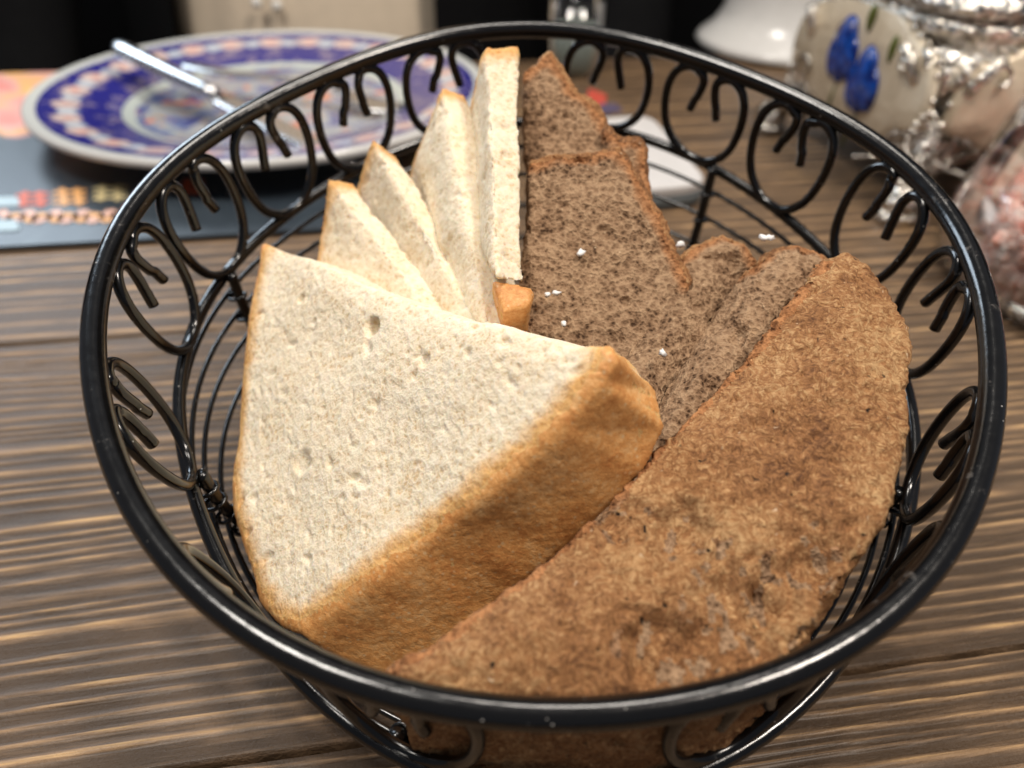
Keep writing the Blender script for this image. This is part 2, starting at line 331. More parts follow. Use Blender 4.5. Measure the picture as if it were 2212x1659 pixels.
# ------------------------------------------------------------------ setting: floor, wall, table planks
mb = MB(); mb.box((0, .6, -.78), (8, 8, .06)); tag(mb.build('floor', DARK, None, False), kind='structure')
mb = MB(); mb.box((0, 2.4, .6), (8, .1, 2.7)); tag(mb.build('wall', DARK, None, False), kind='structure')
TA = math.radians(10); TU = np.array([math.cos(TA), math.sin(TA), 0]); TW = np.array([-math.sin(TA), math.cos(TA), 0])
table = thing('wooden_table', 'dark brown plank table with wire-brushed grain under everything', 'table', (0, .25, 0))
def plank(w0, w1, u0, u1, du, dw, seed, amp, period):
    nu = int((u1-u0)/du)+1; nw = int((w1-w0)/dw)+1
    U, W = np.meshgrid(np.linspace(u0, u1, nu), np.linspace(w0+.0006, w1-.0006, nw), indexing='ij'); u = U.ravel(); ww = W.ravel()
    s = seed*13.7
    warp = .010*pn(np.c_[u*2.2, ww*6, 0*u+s])+.0028*pn(np.c_[u*9, ww*25, 0*u+s+3])
    q = (ww+warp)/period
    ph = q+.75*pn(np.c_[q*.55, u*.5, 0*u+s+5])
    tri = 1-np.abs(2*(ph-np.floor(ph))-1)                 # growth rings as ridges
    lvl = .5+.5*pn(np.c_[np.floor(ph)*7.13+.5, u*1.7, 0*u+s+9])
    ridge = (.30*sstep(tri, .15, .8)+.70*sstep(tri, .66, .97)*(.35+.8*lvl))
    fine = pn(np.c_[u*28, ww*900, 0*u+s+11]); chip = pn(np.c_[u*70, ww*330, 0*u+s+21])
    ridge = np.clip(ridge*(.80+.45*chip)+.20*fine+.10*pn(np.c_[u*130, ww*1300, 0*u+s+41]), 0, 1.2)
    edge = np.minimum(ww-w0, w1-ww); rag = .0011+.0009*pn(np.c_[u*55, 0*u+s, 0*u+31])
    z = amp*(ridge-1)-.0030*(1-sstep(edge, 0, rag*.6+.0004))
    P = u[:, None]*TU+ww[:, None]*TW; P[:, 2] = z
    idx = np.arange(nu*nw).reshape(nu, nw)
    F = np.stack([idx[:-1, :-1], idx[1:, :-1], idx[1:, 1:], idx[:-1, 1:]], -1).reshape(-1, 4)
    loop = np.r_[idx[:, 0], idx[-1, 1:], idx[-2::-1, -1], idx[0, -2:0:-1]]; nl = len(loop); b = P[loop].copy(); b[:, 2] = -.03
    n0 = nu*nw; P = np.r_[P, b]; k = np.arange(nl); k2 = (k+1) % nl
    S = np.stack([loop[k2], loop[k], n0+k, n0+k2], -1); F = np.r_[F, S]
    me = bpy.data.meshes.new('plank'); me.vertices.add(len(P)); me.vertices.foreach_set('co', P.ravel()); me.loops.add(F.size); me.loops.foreach_set('vertex_index', F.ravel())
    me.polygons.add(len(F)); me.polygons.foreach_set('loop_start', np.arange(0, F.size, 4)); me.polygons.foreach_set('loop_total', np.full(len(F), 4)); me.update()
    me.polygons.foreach_set('use_smooth', [True]*len(F)); me.materials.append(WOOD)
    a = me.attributes.new('ridge', 'FLOAT', 'POINT'); a.data.foreach_set('value', np.r_[ridge, np.zeros(nl)])
    o = bpy.data.objects.new('plank', me); C.objects.link(o); attach(o, table); return o
plank(-.0855, .0945, -.30, .50, .0028, .00050, 1, .0011, .0036)
plank(.0945, .2750, -.42, .60, .0032, .00055, 2, .0008, .0046)
plank(.2750, .4560, -.70, .80, .005, .0010, 3, .0004, .0090)
plank(.4560, .6630, -1.0, 1.1, .008, .0015, 4, .0004, .0110)
for u in (-.6, .7):
    for ww in (-.02, .58): mb = MB(); p = u*TU+ww*TW; mb.box((p[0], p[1], -.395), (.06, .06, .73), TA); mb.build('leg', WOOD, table, False)

# ------------------------------------------------------------------ wire basket
R = .105
CEN = np.array([.069*R, 1.606*R, HC-.824*R])
BN = norm([0, -.25, 1.0]); BU = np.array([1., 0, 0]); BV = np.cross(BN, BU)
RH = .33*R                                   # height of the scroll band
BASEC = np.array([.008, .178, .0045]); BASER = .078
def four(a, k):
    r = k[0]
    for i in range(1, (len(k)+1)//2): r = r+k[2*i-1]*np.cos(i*a)+k[2*i]*np.sin(i*a)
    return r
RIMK = [1.0028, .0006, .0018, -.0226, .0048, -.0004, -.0008, .0116, .0043, -.0032, .0119]       # hand-bent rings are not perfect circles
BANDK = [.9768, .0177, -.0058, -.0643, -.0059, -.009, .0028, .0199, -.0028]
def rim_p(a): return CEN+R*four(a, RIMK)*(np.cos(a)*BU+np.sin(a)*BV)
def band_p(a): return CEN-RH*BN+R*four(a, BANDK)*(np.cos(a)*BU+np.sin(a)*BV)
def base_p(a): return BASEC+BASER*np.array([math.cos(a), math.sin(a), 0])
def wall_p(a, h):                            # 0 rim, 1 band ring, 2 base ring
    if h <= 1: return (1-h)*rim_p(a)+h*band_p(a)
    k = h-1; p = (1-k)*band_p(a)+k*base_p(a); o = norm(p-BASEC-np.array([0, 0, p[2]-BASEC[2]]))
    return p+o*.004*math.sin(math.pi*k)
basket = thing('wire_basket', 'round black wire bread basket with curled scroll band', 'basket', (BASEC[0], BASEC[1], 0))
D = math.radians
def ring(h, n, r, name, dr=0.0, seg=10):
    mb = MB(); pts = []
    for i in range(n):
        a = 2*math.pi*i/n; p = wall_p(a, h); o = norm([math.cos(a), math.sin(a), 0]); pts.append(p+o*dr)
    mb.tube(pts, r, seg, closed=True); return mb.build(name, WIRE, basket)
ring(0, 200, .0027, 'rim', 0, 16)
ring(1, 140, .0017, 'band_ring', 0, 14)
for h in (1.12, 1.26, 1.41, 1.57, 1.74): ring(h, 120, .00078, 'hoop', .0012, 8)
ring(2, 90, .0017, 'base_ring', 0, 10)
for k in range(5):
    mb = MB(); x = (k-2)*.030; y = math.sqrt(BASER**2-x*x); mb.tube([BASEC+np.array([x, -y, .0024]), BASEC+np.array([x, y, .0024])], .0009, 8); mb.build('base_wire', WIRE, basket)
SW = D(7.6)
prof = [(.185, .47), (.145, .34), (.110, .21), (.105, .12), (.150, .045), (.235, .012), (.34, .03), (.44, .10), (.505, .22), (.528, .36), (.522, .51), (.485, .67), (.41, .81), (.30, .91), (.16, .98), (0, 1.0)]
def catmull(P, k):
    P = np.array(P, float); P = np.r_[[2*P[0]-P[1]], P, [2*P[-1]-P[-2]]]; out = []
    for i in range(1, len(P)-2):
        for j in range(k):
            t = j/k; a, b, c, d = P[i-1:i+3]
            out.append(.5*((2*b)+(-a+c)*t+(2*a-5*b+4*c-d)*t*t+(-a+3*b-3*c+d)*t**3))
    out.append(P[-2]); return np.array(out)
full = [(x, y) for x, y in prof]+[(-x, y) for x, y in prof[-2::-1]]
curve = catmull(full, 5)
def scroll(a0, jit):
    mb = MB(); pts = []
    for s, h in curve:
        hh = (.055+.92*h); ss = s+(jit[0] if s > 0 else jit[1])*max(0, .5-h)*.3*(1 if abs(s) < .14 else 0)
        p = wall_p(a0+ss*SW*2/1.05, hh)
        p = p-norm([math.cos(a0), math.sin(a0), 0])*.0012; pts.append(p)
    mb.tube(pts, .00142, 10); return mb.build('scroll', WIRE, basket)
SC = [-154, -180, -197.3, -215.3, -233.5, -252.5, -282.5, -301.5, -320, -341.5, -361.5, -388, -409.5, -431, -464, -484.5]
for i, a in enumerate(SC): scroll(D(a), rng.uniform(-.5, .5, 2))
def angle_of(x, y):
    best = min(range(720), key=lambda k: abs_proj(band_p(D(k/2)), x, y)); return D(best/2)
def abs_proj(p, x, y):
    d = p-np.array([0, 0, HC]); f = d@FWD; k = 2212/36*27.05
    return (1106+k*(d@RIGHT)/f-x)**2+(829.5-k*(d@UP)/f-y)**2
for px, py in ((502, 612), (425, 1035), (1545, 372), (1942, 1075), (830, 1640), (1640, 1600)):
    a = angle_of(px, py); mb = MB(); inn = norm([math.cos(a), math.sin(a), 0])
    pts = [wall_p(a, h)-inn*.0030 for h in np.linspace(.96, 2.0, 26)]; mb.tube(pts, .0016, 12)
    post = mb.build('post', WIRE, basket)
    for h in (1.12, 1.26, 1.41, 1.57, 1.74):
        mb = MB(); c0 = wall_p(a, h)-inn*.0022; tng = norm(wall_p(a, h+.03)-wall_p(a, h-.03)); e1 = inn-tng*(inn@tng); e1 = norm(e1); e2 = np.cross(tng, e1)
        L = [c0+(e1*math.cos(t)*.0027+e2*math.sin(t)*.0021)+tng*(t/(2*math.pi)-.55)*.0009 for t in np.linspace(0, 2*math.pi*1.1, 20)]
        mb.tube(L, .0006, 7); mb.build('wire_wrap', WIRE, post)

# ------------------------------------------------------------------ bread
def slice_solid(front, back, voxel, smooth_it=3):
    """closed prism between two loops, voxel-remeshed into an even dense skin"""
    n = len(front); bm = bmesh.new()
    f = [bm.verts.new(tuple(p)) for p in front]; b = [bm.verts.new(tuple(p)) for p in back]
    bm.faces.new(f); bm.faces.new(b[::-1])
    for i in range(n): j = (i+1) % n; bm.faces.new((f[j], f[i], b[i], b[j]))
    bmesh.ops.triangulate(bm, faces=bm.faces[:]); bmesh.ops.recalc_face_normals(bm, faces=bm.faces[:])
    me = bpy.data.meshes.new('tmp'); bm.to_mesh(me); bm.free()
    o = bpy.data.objects.new('tmp', me); C.objects.link(o)
    m = o.modifiers.new('r', 'REMESH'); m.mode = 'VOXEL'; m.voxel_size = voxel
    if smooth_it: m = o.modifiers.new('s', 'SMOOTH'); m.iterations = smooth_it; m.factor = .5
    dg = bpy.context.evaluated_depsgraph_get(); ev = o.evaluated_get(dg); em = ev.to_mesh()
    V = np.empty(len(em.vertices)*3); em.vertices.foreach_get('co', V); V = V.reshape(-1, 3)
    F = [tuple(p.vertices) for p in em.polygons]; N = np.empty(len(em.vertices)*3); em.vertices.foreach_get('normal', N); N = N.reshape(-1, 3)
    ev.to_mesh_clear(); bpy.data.objects.remove(o); bpy.data.meshes.remove(me)
    return V, np.array(F), N
def resample(P, step):
    P = np.array(P, float); out = []
    for i in range(len(P)):
        a, b = P[i], P[(i+1) % len(P)]; k = max(1, int(np.linalg.norm(b-a)/step))
        out += [a+(b-a)*j/k for j in range(k)]
    return out
def bread(name, label, front, back, crust_edges, mats, voxel, kind, face_crust=False, amp=1.0, group=None, it=3, seed=0, bulge=0.0, pits=(), dome=0.0, dome_w=.022, tears=()):
    """front/back: loops of equal length; crust_edges: indices i of sides i->i+1 that carry crust"""
    front = [np.array(p) for p in front]; back = [np.array(p) for p in back]; n = len(front)
    V, F, N = slice_solid(front, back, voxel, it)
    kd_pts = []
    for i in crust_edges:
        j = (i+1) % n; m1 = max(2, int(np.linalg.norm(front[j]-front[i])/.0012)); m2 = max(2, int(np.linalg.norm(back[i]-front[i])/.0012))
        for s in np.linspace(0, 1, m1):
            a = front[i]*(1-s)+front[j]*s; b = back[i]*(1-s)+back[j]*s
            for t in np.linspace(0, 1, m2): kd_pts.append(a*(1-t)+b*t)
    dist = np.full(len(V), 1.0)
    if kd_pts:
        kd = kdtree.KDTree(len(kd_pts))
        for i, p in enumerate(kd_pts): kd.insert(tuple(p), i)
        kd.balance(); dist = np.array([kd.find(tuple(v))[2] for v in V])
    pts_e = []; pts_c = []
    for i in range(n):
        m1 = max(2, int(np.linalg.norm(front[(i+1) % n]-front[i])/.0010))
        for s_ in np.linspace(0, 1, m1): p_ = front[i]*(1-s_)+front[(i+1) % n]*s_; pts_e.append(p_); (pts_c.append(p_) if i not in crust_edges else None)
    def near(pts):
        if not pts: return np.full(len(V), 1.)
        kd = kdtree.KDTree(len(pts))
        for i, p in enumerate(pts): kd.insert(tuple(p), i)
        kd.balance(); return np.array([kd.find(tuple(v))[2] for v in V])
    edge_d = near(pts_e) if dome else None
    cut_d = near(pts_c) if face_crust else None
    cen = np.mean(front, 0); fn = np.zeros(3)
    for i in range(n): fn += np.cross(front[i]-cen, front[(i+1) % n]-cen)
    fn = norm(fn); 
    if face_crust:
        d = np.abs((V-cen)@fn) if isinstance(face_crust, bool) else None
        up = (N@norm(UP*.5+np.array([0, 0, 1.])))
        dist = np.where(N@fn*np.sign(fn[2]) > .35, np.minimum(dist, .0005), dist)
    jit = .0009*fbm(V*230+seed, 3)
    cd = 1-sstep(dist+jit, .0006, .0085)
    is_c = dist+jit*1.2 < .0017
    if face_crust: is_c &= cut_d+jit > .0013
    S = V+seed*3.1
    tear = np.zeros(len(V))
    for (pp, rad) in tears: tear = np.maximum(tear, 1-sstep(np.linalg.norm(V-pp, axis=1)+.35*rad*fbm(S*90, 3), rad*.5, rad))
    if len(tears): is_c &= ~((tear > .40) & (fbm(S*np.array([420, 200, 300])+3, 4) > .34)); cd = cd*(1-.85*tear)
    if kind == 'white':
        d_cr = .00016*fbm(S*300, 3)+.00022*np.minimum(0, pn(S*620)+.12)-.0007*sstep(pn(S*np.array([190, 260, 230])+9), .52, .80)-.0003*sstep(pn(S*480+29), .36, .62)-.0009*sstep(pn(S*np.array([110, 190, 150])+51), .60, .85)*(.4+.6*sstep(pn(S*60), -.2, .3))
        d_cs = .00030*fbm(S*60, 2)+.00008*pn(S*420)+.00010*pn(S*900)
    else:
        d_cr = .0006*fbm(S*230, 3)+.0008*np.minimum(0, pn(S*480)+.1)-.0014*sstep(pn(S*200+9), .42, .72)
        d_cs = .0005*fbm(S*60, 2)+.00042*pn(S*300)+.00042*pn(S*640)+.0002*pn(S*1200)-.0007*sstep(pn(S*330+5), .45, .7)
    low = .0012*fbm(S*32, 2)
    d = np.where(is_c, d_cs, d_cr)*amp+low*amp
    if len(tears): d = d+tear*(.0016*fbm(S*np.array([260, 120, 200]), 4)-.0012)
    if bulge: d = d+bulge*cd
    for (pp, rad, dep) in pits:
        d = d-dep*(1-sstep(np.linalg.norm((V-pp), axis=1)*(1+.25*pn(S*300)), rad*.45, rad))
    V = V+N*d[:, None]
    if dome:
        bn_ = norm(np.mean(back, 0)-cen); V = V+bn_*(dome*(1-np.clip(edge_d/dome_w, 0, 1))**2)[:, None]
    root = thing(name, label, 'bread', tuple(cen), group)
    fc = is_c[F].mean(1) > .5
    for part, sel, mat in (('crumb', ~fc, mats[0]), ('crust', fc, mats[1])):
        if not sel.any(): continue
        f = F[sel]; used, inv = np.unique(f, return_inverse=True); f = inv.reshape(f.shape)
        me = bpy.data.meshes.new(part); me.vertices.add(len(used)); me.vertices.foreach_set('co', V[used].ravel()); k = f.shape[1]
        me.loops.add(f.size); me.loops.foreach_set('vertex_index', f.ravel().astype(np.int32)); me.polygons.add(len(f))
        me.polygons.foreach_set('loop_start', np.arange(0, f.size, k)); me.polygons.foreach_set('loop_total', np.full(len(f), k)); me.update()
        me.polygons.foreach_set('use_smooth', [True]*len(f)); me.materials.append(mat)
        a = me.attributes.new('crust_d', 'FLOAT', 'POINT'); a.data.foreach_set('value', cd[used])
        o = bpy.data.objects.new(part, me); C.objects.link(o); attach(o, root)
    return root
WM = (WCRUMB, WCRUST); BM = (BCRUMB, BCRUST)
WG = 'white toast triangles fanned in the basket'; BG = 'brown toast triangles fanned in the basket'
# front white slice: face plane leaning back
n1 = norm([-.60, -.44, .66]); c1 = at(900, 950, .160); TH = .0205
f1v = [(560, 527), (640, 548), (745, 600), (860, 645), (980, 682), (1120, 712), (1235, 744), (1306, 752), (1318, 775), (1290, 822), (1205, 925), (1100, 1022), (1000, 1102), (900, 1180), (800, 1255), (715, 1322), (650, 1362), (606, 1345), (556, 1296), (534, 1215), (505, 1095), (498, 1000), (508, 890), (526, 765), (543, 640)]
fr = [on_plane(x, y, c1, n1) for x, y in f1v]
b1v = {0: (655, 572), 7: (1352, 778), 8: (1415, 846), 9: (1430, 925), 10: (1385, 1010), 11: (1300, 1095), 12: (1205, 1180), 13: (1120, 1262), 14: (1010, 1365), 15: (925, 1440), 16: (850, 1490)}
bk = []
for i, p in enumerate(fr):
    if i in b1v: bk.append(on_plane(*b1v[i], c1-n1*TH, n1))
    else: bk.append(p-n1*TH*.8+np.array([.004, .006, 0])*(1 if i > 16 else .6))
t1 = lambda x, y: (on_plane(x, y, c1, n1)-np.array([0, 0, HC]))@FWD
bread('white_toast', 'big white toast triangle in front with its crumb face and golden crust toward us', fr, bk, list(range(7, 25)), WM, .00056, 'white', group=WG, it=6, seed=1, bulge=.0006, dome=.0012, dome_w=.006,
      pits=[(on_plane(803, 706, c1, n1), .0028, .0030), (on_plane(655, 1000, c1, n1), .0035, .0010), (on_plane(650, 645, c1, n1), .0016, .0012), (on_plane(920, 780, c1, n1), .002, .001)])
def fan(name, label, aL, aR, ta, bL, bR, tb, cv, tc, mats, kind, voxel, group, seed, crust=True):
    a, a2 = at(*aL, ta), at(*aR, ta+.004); b, b2 = at(*bL, tb), at(*bR, tb+.004); c = at(*cv, tc); c2 = c+((a2-a)+(b2-b))/2
    P = [a, b, c]; Q = [a2, b2, c2]
    def dens(T):
        out = []
        for i in range(3):
            for k in range(6): out.append(T[i]+(T[(i+1) % 3]-T[i])*k/6)
        return np.array(out)
    p, q = dens(P), dens(Q); m = p.mean(0)
    wob = .0006*rng.normal(size=(18, 1)); p = p+(p-m)*wob*8; q = q+(q-q.mean(0))*wob*8
    return bread(name, label, p, q, list(range(12, 18)) if crust else [], mats, voxel, kind, group=group, it=3, seed=seed, dome=.0012, dome_w=.005, amp=1.5)
fan('white_toast', 'white toast triangle second from the front, peak just above the front slice', (697, 378), (762, 398), .222, (1000, 770), (1080, 800), .182, (640, 770), .232, WM, 'white', .0008, WG, 2)
fan('white_toast', 'narrow white toast triangle third from the front in the white fan', (797, 293), (862, 338), .226, (1065, 775), (1125, 800), .176, (715, 590), .250, WM, 'white', .0008, WG, 3)
fan('white_toast', 'tall white toast triangle fourth from the front in the white fan', (945, 183), (1012, 203), .222, (1050, 740), (1160, 775), .174, (815, 560), .258, WM, 'white', .0008, WG, 4)
fan('white_toast', 'rearmost white toast triangle with flat golden tip touching the brown bread', (1042, 101), (1120, 101), .212, (1064, 600), (1135, 615), .172, (965, 470), .262, WM, 'white', .0008, WG, 5)
# small orange crust end under the white fan
fe = [at(1060, 602, .176), at(1148, 628, .174), at(1140, 662, .172), at(1085, 676, .172)]
bread('bread_crust', 'small orange crust end sticking out below the rearmost white toast', resample(fe, .003), [p+np.array([0, .006, -.014]) for p in resample(fe, .003)], list(range(len(resample(fe, .003)))), WM, .0008, 'white', it=2, seed=6, face_crust=True)
# brown slices that show their faces
def faced(label, vp, t_top, t_bot, y_top, y_bot, thick, seed, crust, depth_dir=(0, .75, -.66)):
    P = [at(x, y, t_top+(t_bot-t_top)*(y-y_top)/(y_bot-y_top)) for x, y in vp]
    dd = norm(depth_dir)*thick
    return bread('brown_toast', label, P, [p+dd for p in P], crust, BM, .0007, 'brown', group=BG, it=3, seed=seed, dome=.002, dome_w=.008)
faced('rearmost brown toast with pointed peak at the back of the basket', [(1128, 146), (1187, 97), (1216, 132), (1245, 184), (1294, 220), (1315, 265), (1352, 308), (1360, 440), (1250, 440), (1140, 440), (1132, 300)], .226, .214, 97, 440, .013, 7, [0, 1, 2, 3, 4, 5])
faced('brown toast with a curled crust ear beside the white packet', [(1310, 262), (1345, 292), (1388, 290), (1404, 318), (1408, 372), (1420, 440), (1340, 450), (1300, 380)], .214, .208, 262, 440, .010, 8, [0, 1, 2, 3, 4])
faced('large brown toast facing us in the middle of the basket', [(1150, 342), (1200, 328), (1275, 322), (1342, 312), (1372, 352), (1410, 418), (1441, 470), (1468, 540), (1500, 600), (1470, 740), (1380, 860), (1250, 840), (1120, 760), (1128, 600), (1140, 470)], .202, .176, 312, 860, .014, 9, [0, 1, 2, 3, 4, 5, 6, 7])
def strip(label, top, bot, seed, down, crust_n):
    """brown slice showing its cut edge: top = ridge points, bot = lower end points, each (x, y, depth)"""
    loop = [at(*p) for p in top]+[at(*p) for p in bot]
    return bread('brown_toast', label, loop, [p+np.array(down) for p in loop], crust_n, BM, .0007, 'brown', group=BG, it=3, seed=seed, amp=1.2, dome=.0050, dome_w=.0095)
strip('brown toast with rough cut edge up, second from the crusty heel', [(1462, 540, .197), (1505, 500, .200), (1565, 482, .200), (1622, 502, .200), (1655, 538, .196), (1600, 600, .194), (1535, 690, .184)], [(1470, 800, .172), (1390, 930, .158), (1300, 900, .160), (1330, 790, .168), (1395, 680, .182)], 10, (0, .018, -.045), [0, 1, 2, 3])
strip('brown toast showing its rough cut edge tight against the crusty heel', [(1618, 550, .190), (1660, 512, .193), (1720, 498, .194), (1790, 520, .192), (1825, 552, .189), (1790, 610, .186), (1660, 760, .172), (1520, 900, .158)], [(1440, 1010, .150), (1330, 1120, .144), (1310, 1060, .149), (1395, 900, .160), (1455, 790, .170), (1520, 680, .184)], 11, (.004, .012, -.045), [0, 1, 2, 3])
# crusty heel in front
nh = norm([-.03, -.30, .955]); ch = at(1500, 1100, .1405)
hv = [(1790, 556), (1832, 532), (1880, 560), (1925, 605), (1962, 668), (1978, 735), (1978, 800), (1960, 930), (1922, 1070), (1862, 1195), (1800, 1295), (1735, 1385), (1650, 1440), (1540, 1475), (1400, 1490), (1250, 1492), (1080, 1490), (930, 1480), (835, 1455), (850, 1432), (1000, 1340), (1130, 1232), (1215, 1168), (1330, 1060), (1440, 935), (1540, 835), (1640, 735), (1720, 640)]
fh = [on_plane(x, y, ch, nh) for x, y in hv]
ctr = np.mean(fh, 0)
bh = []
for i, p in enumerate(fh):
    q = p-nh*.030; o = norm((p-ctr)*np.array([1, 1, 0]))
    if 8 <= i <= 18: q = p+np.array([0, .003, -.036])-o*.002
    bh.append(q)
def lip(x, y): return on_plane(x, y, ch, nh)
bread('brown_bread_heel', 'large crusty brown heel lying in front with seeded crust facing up', fh, bh, list(range(0, 19)), BM, .00060, 'brown', face_crust=True, it=6, seed=12, amp=1.15, bulge=.0005, dome=.0028, dome_w=.014, tears=[(lip(1640, 1330), .017), (lip(1500, 1400), .014), (lip(1740, 1250), .012), (lip(1360, 1120), .006), (lip(1480, 1150), .007)],
      pits=[(lip(1345, 1115), .005, .0010), (lip(1480, 1135), .006, .0022), (lip(1690, 1260), .006, .002), (lip(1430, 1400), .008, .0025), (lip(1600, 1330), .010, .0028), (lip(1760, 1220), .005, .0022)])
# white specks lying on the bread
for x, y, t, s, lab in ((1255, 546, .190, .0014, 'white speck alone high on the face of the large brown toast'),
        (1470, 528, .1985, .0015, 'white speck in the notch at the right edge of the large brown toast'),
        (1648, 514, .193, .0013, 'left one of two white specks on the ridge between the two brown strips'),
        (1664, 514, .193, .0013, 'right one of two white specks on the ridge between the two brown strips'),
        (1432, 762, .170, .0013, 'white speck low on the brown toast, nearest the crusty heel'),
        (1183, 636, .184, .0010, 'left one of two white specks beside the orange crust end'),
        (1202, 633, .184, .0011, 'right one of two white specks beside the orange crust end'),
        (1218, 700, .180, .0011, 'white speck just below the pair beside the orange crust end')):
    mb = MB(); mb.ball((0, 0, 0), s*.85, 7, 5, (1.25, .8, .7)); mb.v = [tuple(np.array(q)*rng.uniform(.6, 1.25)) for q in mb.v]; o = mb.build('bread_speck', CRUMBWHITE); p = at(x, y, t-.0012); o.location = p; o.rotation_euler = (0, 0, random.random()*3)
    tag(o, lab, 'crumb', 'white specks on the brown toast')

# ------------------------------------------------------------------ placemat, plate, cutlery
m0 = on_z(0, 536, .0015); m1 = on_z(640, 490, .0015)
mw0 = m0@TW
mb = MB()
def mat_pt(u, ww): return u*TU+ww*TW
u0, u1 = -.62, m1@TU+.055
mc = mat_pt((u0+u1)/2, (mw0+.655)/2)
mb.box((mc[0], mc[1], .0016), (u1-u0, .655-mw0, .0016), TA)
pm = thing('placemat', 'dark slate printed placemat under the blue plate', 'placemat', (mc[0], mc[1], 0)); mb.build('sheet', mat_mat(0, 0), pm, False)
INK = [plain('ink_red', (.62, .10, .03), .5), plain('ink_orange', (.78, .40, .14), .5), plain('ink_cream', (.62, .52, .28), .5), plain('ink_pink', (.74, .44, .34), .5), plain('ink_pale_blue', (.42, .55, .62), .5)]
def glyph(x0, x1, y0, y1, mat, seed, script=False):
    """one printed character: a block of short strokes, printed flat on the sheet"""
    r = random.Random(seed); mb = MB()
    strokes = []
    if not script:
        for k in range(3): yy = y0+(y1-y0)*(.15+.35*k); strokes.append(((x0, yy+2), (x1, yy-2)))
        for k in range(2): xx = x0+(x1-x0)*(.25+.5*k); strokes.append(((xx, y0), (xx+r.uniform(-6, 6), y1)))
    else:
        k = 14; px = None
        for i in range(k):
            q = (x0+(x1-x0)*i/(k-1), y0+(y1-y0)*(.5+.42*math.sin(i*2.1+seed)))
            if px: strokes.append((px, q))
            px = q
    for a, b in strokes:
        A, B = on_z(*a, .0026), on_z(*b, .0026); d = B-A; L = np.linalg.norm(d); ang = math.atan2(d[1], d[0])
        mb.box((A+B)/2+np.array([0, 0, 2e-5*len(mb.v)/8]), (L+.002, .0030 if not script else .0042, .0002), ang)
    return mb.build('printed_character', mat, pm, False)
glyph(38, 100, 415, 445, INK[0], 1); glyph(118, 182, 408, 442, INK[1], 2); glyph(205, 270, 400, 432, INK[2], 3); glyph(395, 438, 388, 418, INK[0], 4)
glyph(4, 258, 452, 486, INK[3], 5, True); glyph(12, 250, 458, 480, INK[1], 8, True)
glyph(-20, 34, 424, 446, INK[4], 6, True); glyph(-20, 34, 476, 502, INK[4], 7, True)
PC = np.array([-.162, .511, 0]); PR = .1405
plate = thing('dinner_plate', 'dark blue dinner plate painted with flowers, white rim edge', 'plate', (PC[0], PC[1], 0))
mb = MB(); z0 = .0026
top = [(0.0, .0075), (.055, .0075), (.078, .0080), (.088, .0105), (.095, .0140), (.115, .0178), (.134, .0212), (.1385, .0222)]
und = [(.1412, .0212), (.1410, .0180), (.134, .0150), (.112, .0140), (.094, .0098), (.086, .0040), (.082, 0), (.078, 0), (.076, .003), (.0, .003)]
mb.lathe([(max(r, .0004), z+z0) for r, z in top+[(.1396, .0224)]], PC, 128); mb.build('painted_top', mat_plate(PC[0], PC[1], PR), plate)
mb = MB(); mb.lathe([(max(r, .0004), z+z0) for r, z in [(.1396, .0224)]+und], PC, 128); mb.build('white_underside', WHITE, plate)
def cutlery(name, label, A, B, kind):
    A, B = np.array(A), np.array(B); d = norm(B-A); L = np.linalg.norm(B-A); s = norm(np.cross(d, [0, 0, 1])); u = np.cross(s, d)
    t = thing(name, label, 'cutlery', tuple((A+B)/2))
    def slab(prof, th, nm):
        mb = MB(); V = []; F = []; n = len(prof)
        for q, (x, hw, dz) in enumerate(prof):
            c = A+d*x*L+u*dz
            for k in range(10): a = 2*math.pi*k/10; V.append(c+s*hw*math.cos(a)+u*th*math.sin(a)*(1 if hw > .0012 else hw/.0012))
        for i in range(n-1):
            for k in range(10): l = (k+1) % 10; F.append((i*10+k, i*10+l, (i+1)*10+l, (i+1)*10+k))
        F += [tuple(range(9, -1, -1)), tuple((n-1)*10+k for k in range(10))]; mb.add(V, F); return mb.build(nm, STEEL, t)
    if kind == 'knife':
        slab([(0, .005, 0), (.02, .0075, 0), (.2, .0075, 0), (.42, .0055, 0), (.46, .0045, 0)], .0052, 'handle')
        slab([(.455, .0045, 0), (.5, .0075, 0), (.7, .0085, 0), (.9, .008, 0), (1, .002, 0)], .0011, 'blade')
    else:
        slab([(0, .003, 0), (.03, .0075, 0), (.2, .0065, 0), (.45, .0035, .004), (.66, .003, .005), (.70, .005, .003)], .0016, 'handle')
        slab([(.69, .004, .003), (.74, .010, .0005), (.85, .0135, -.002), (.95, .011, -.001), (1, .003, .001)], .0018, 'bowl')
    return t
cutlery('table_knife', 'steel table knife with thick bright handle propped on the blue plate', on_z(258, 104, .0370), on_z(770, 360, .0145), 'knife')
cutlery('spoon', 'steel spoon lying across the blue plate beneath the knife', on_z(395, 140, .0300), on_z(880, 235, .0150), 'spoon')

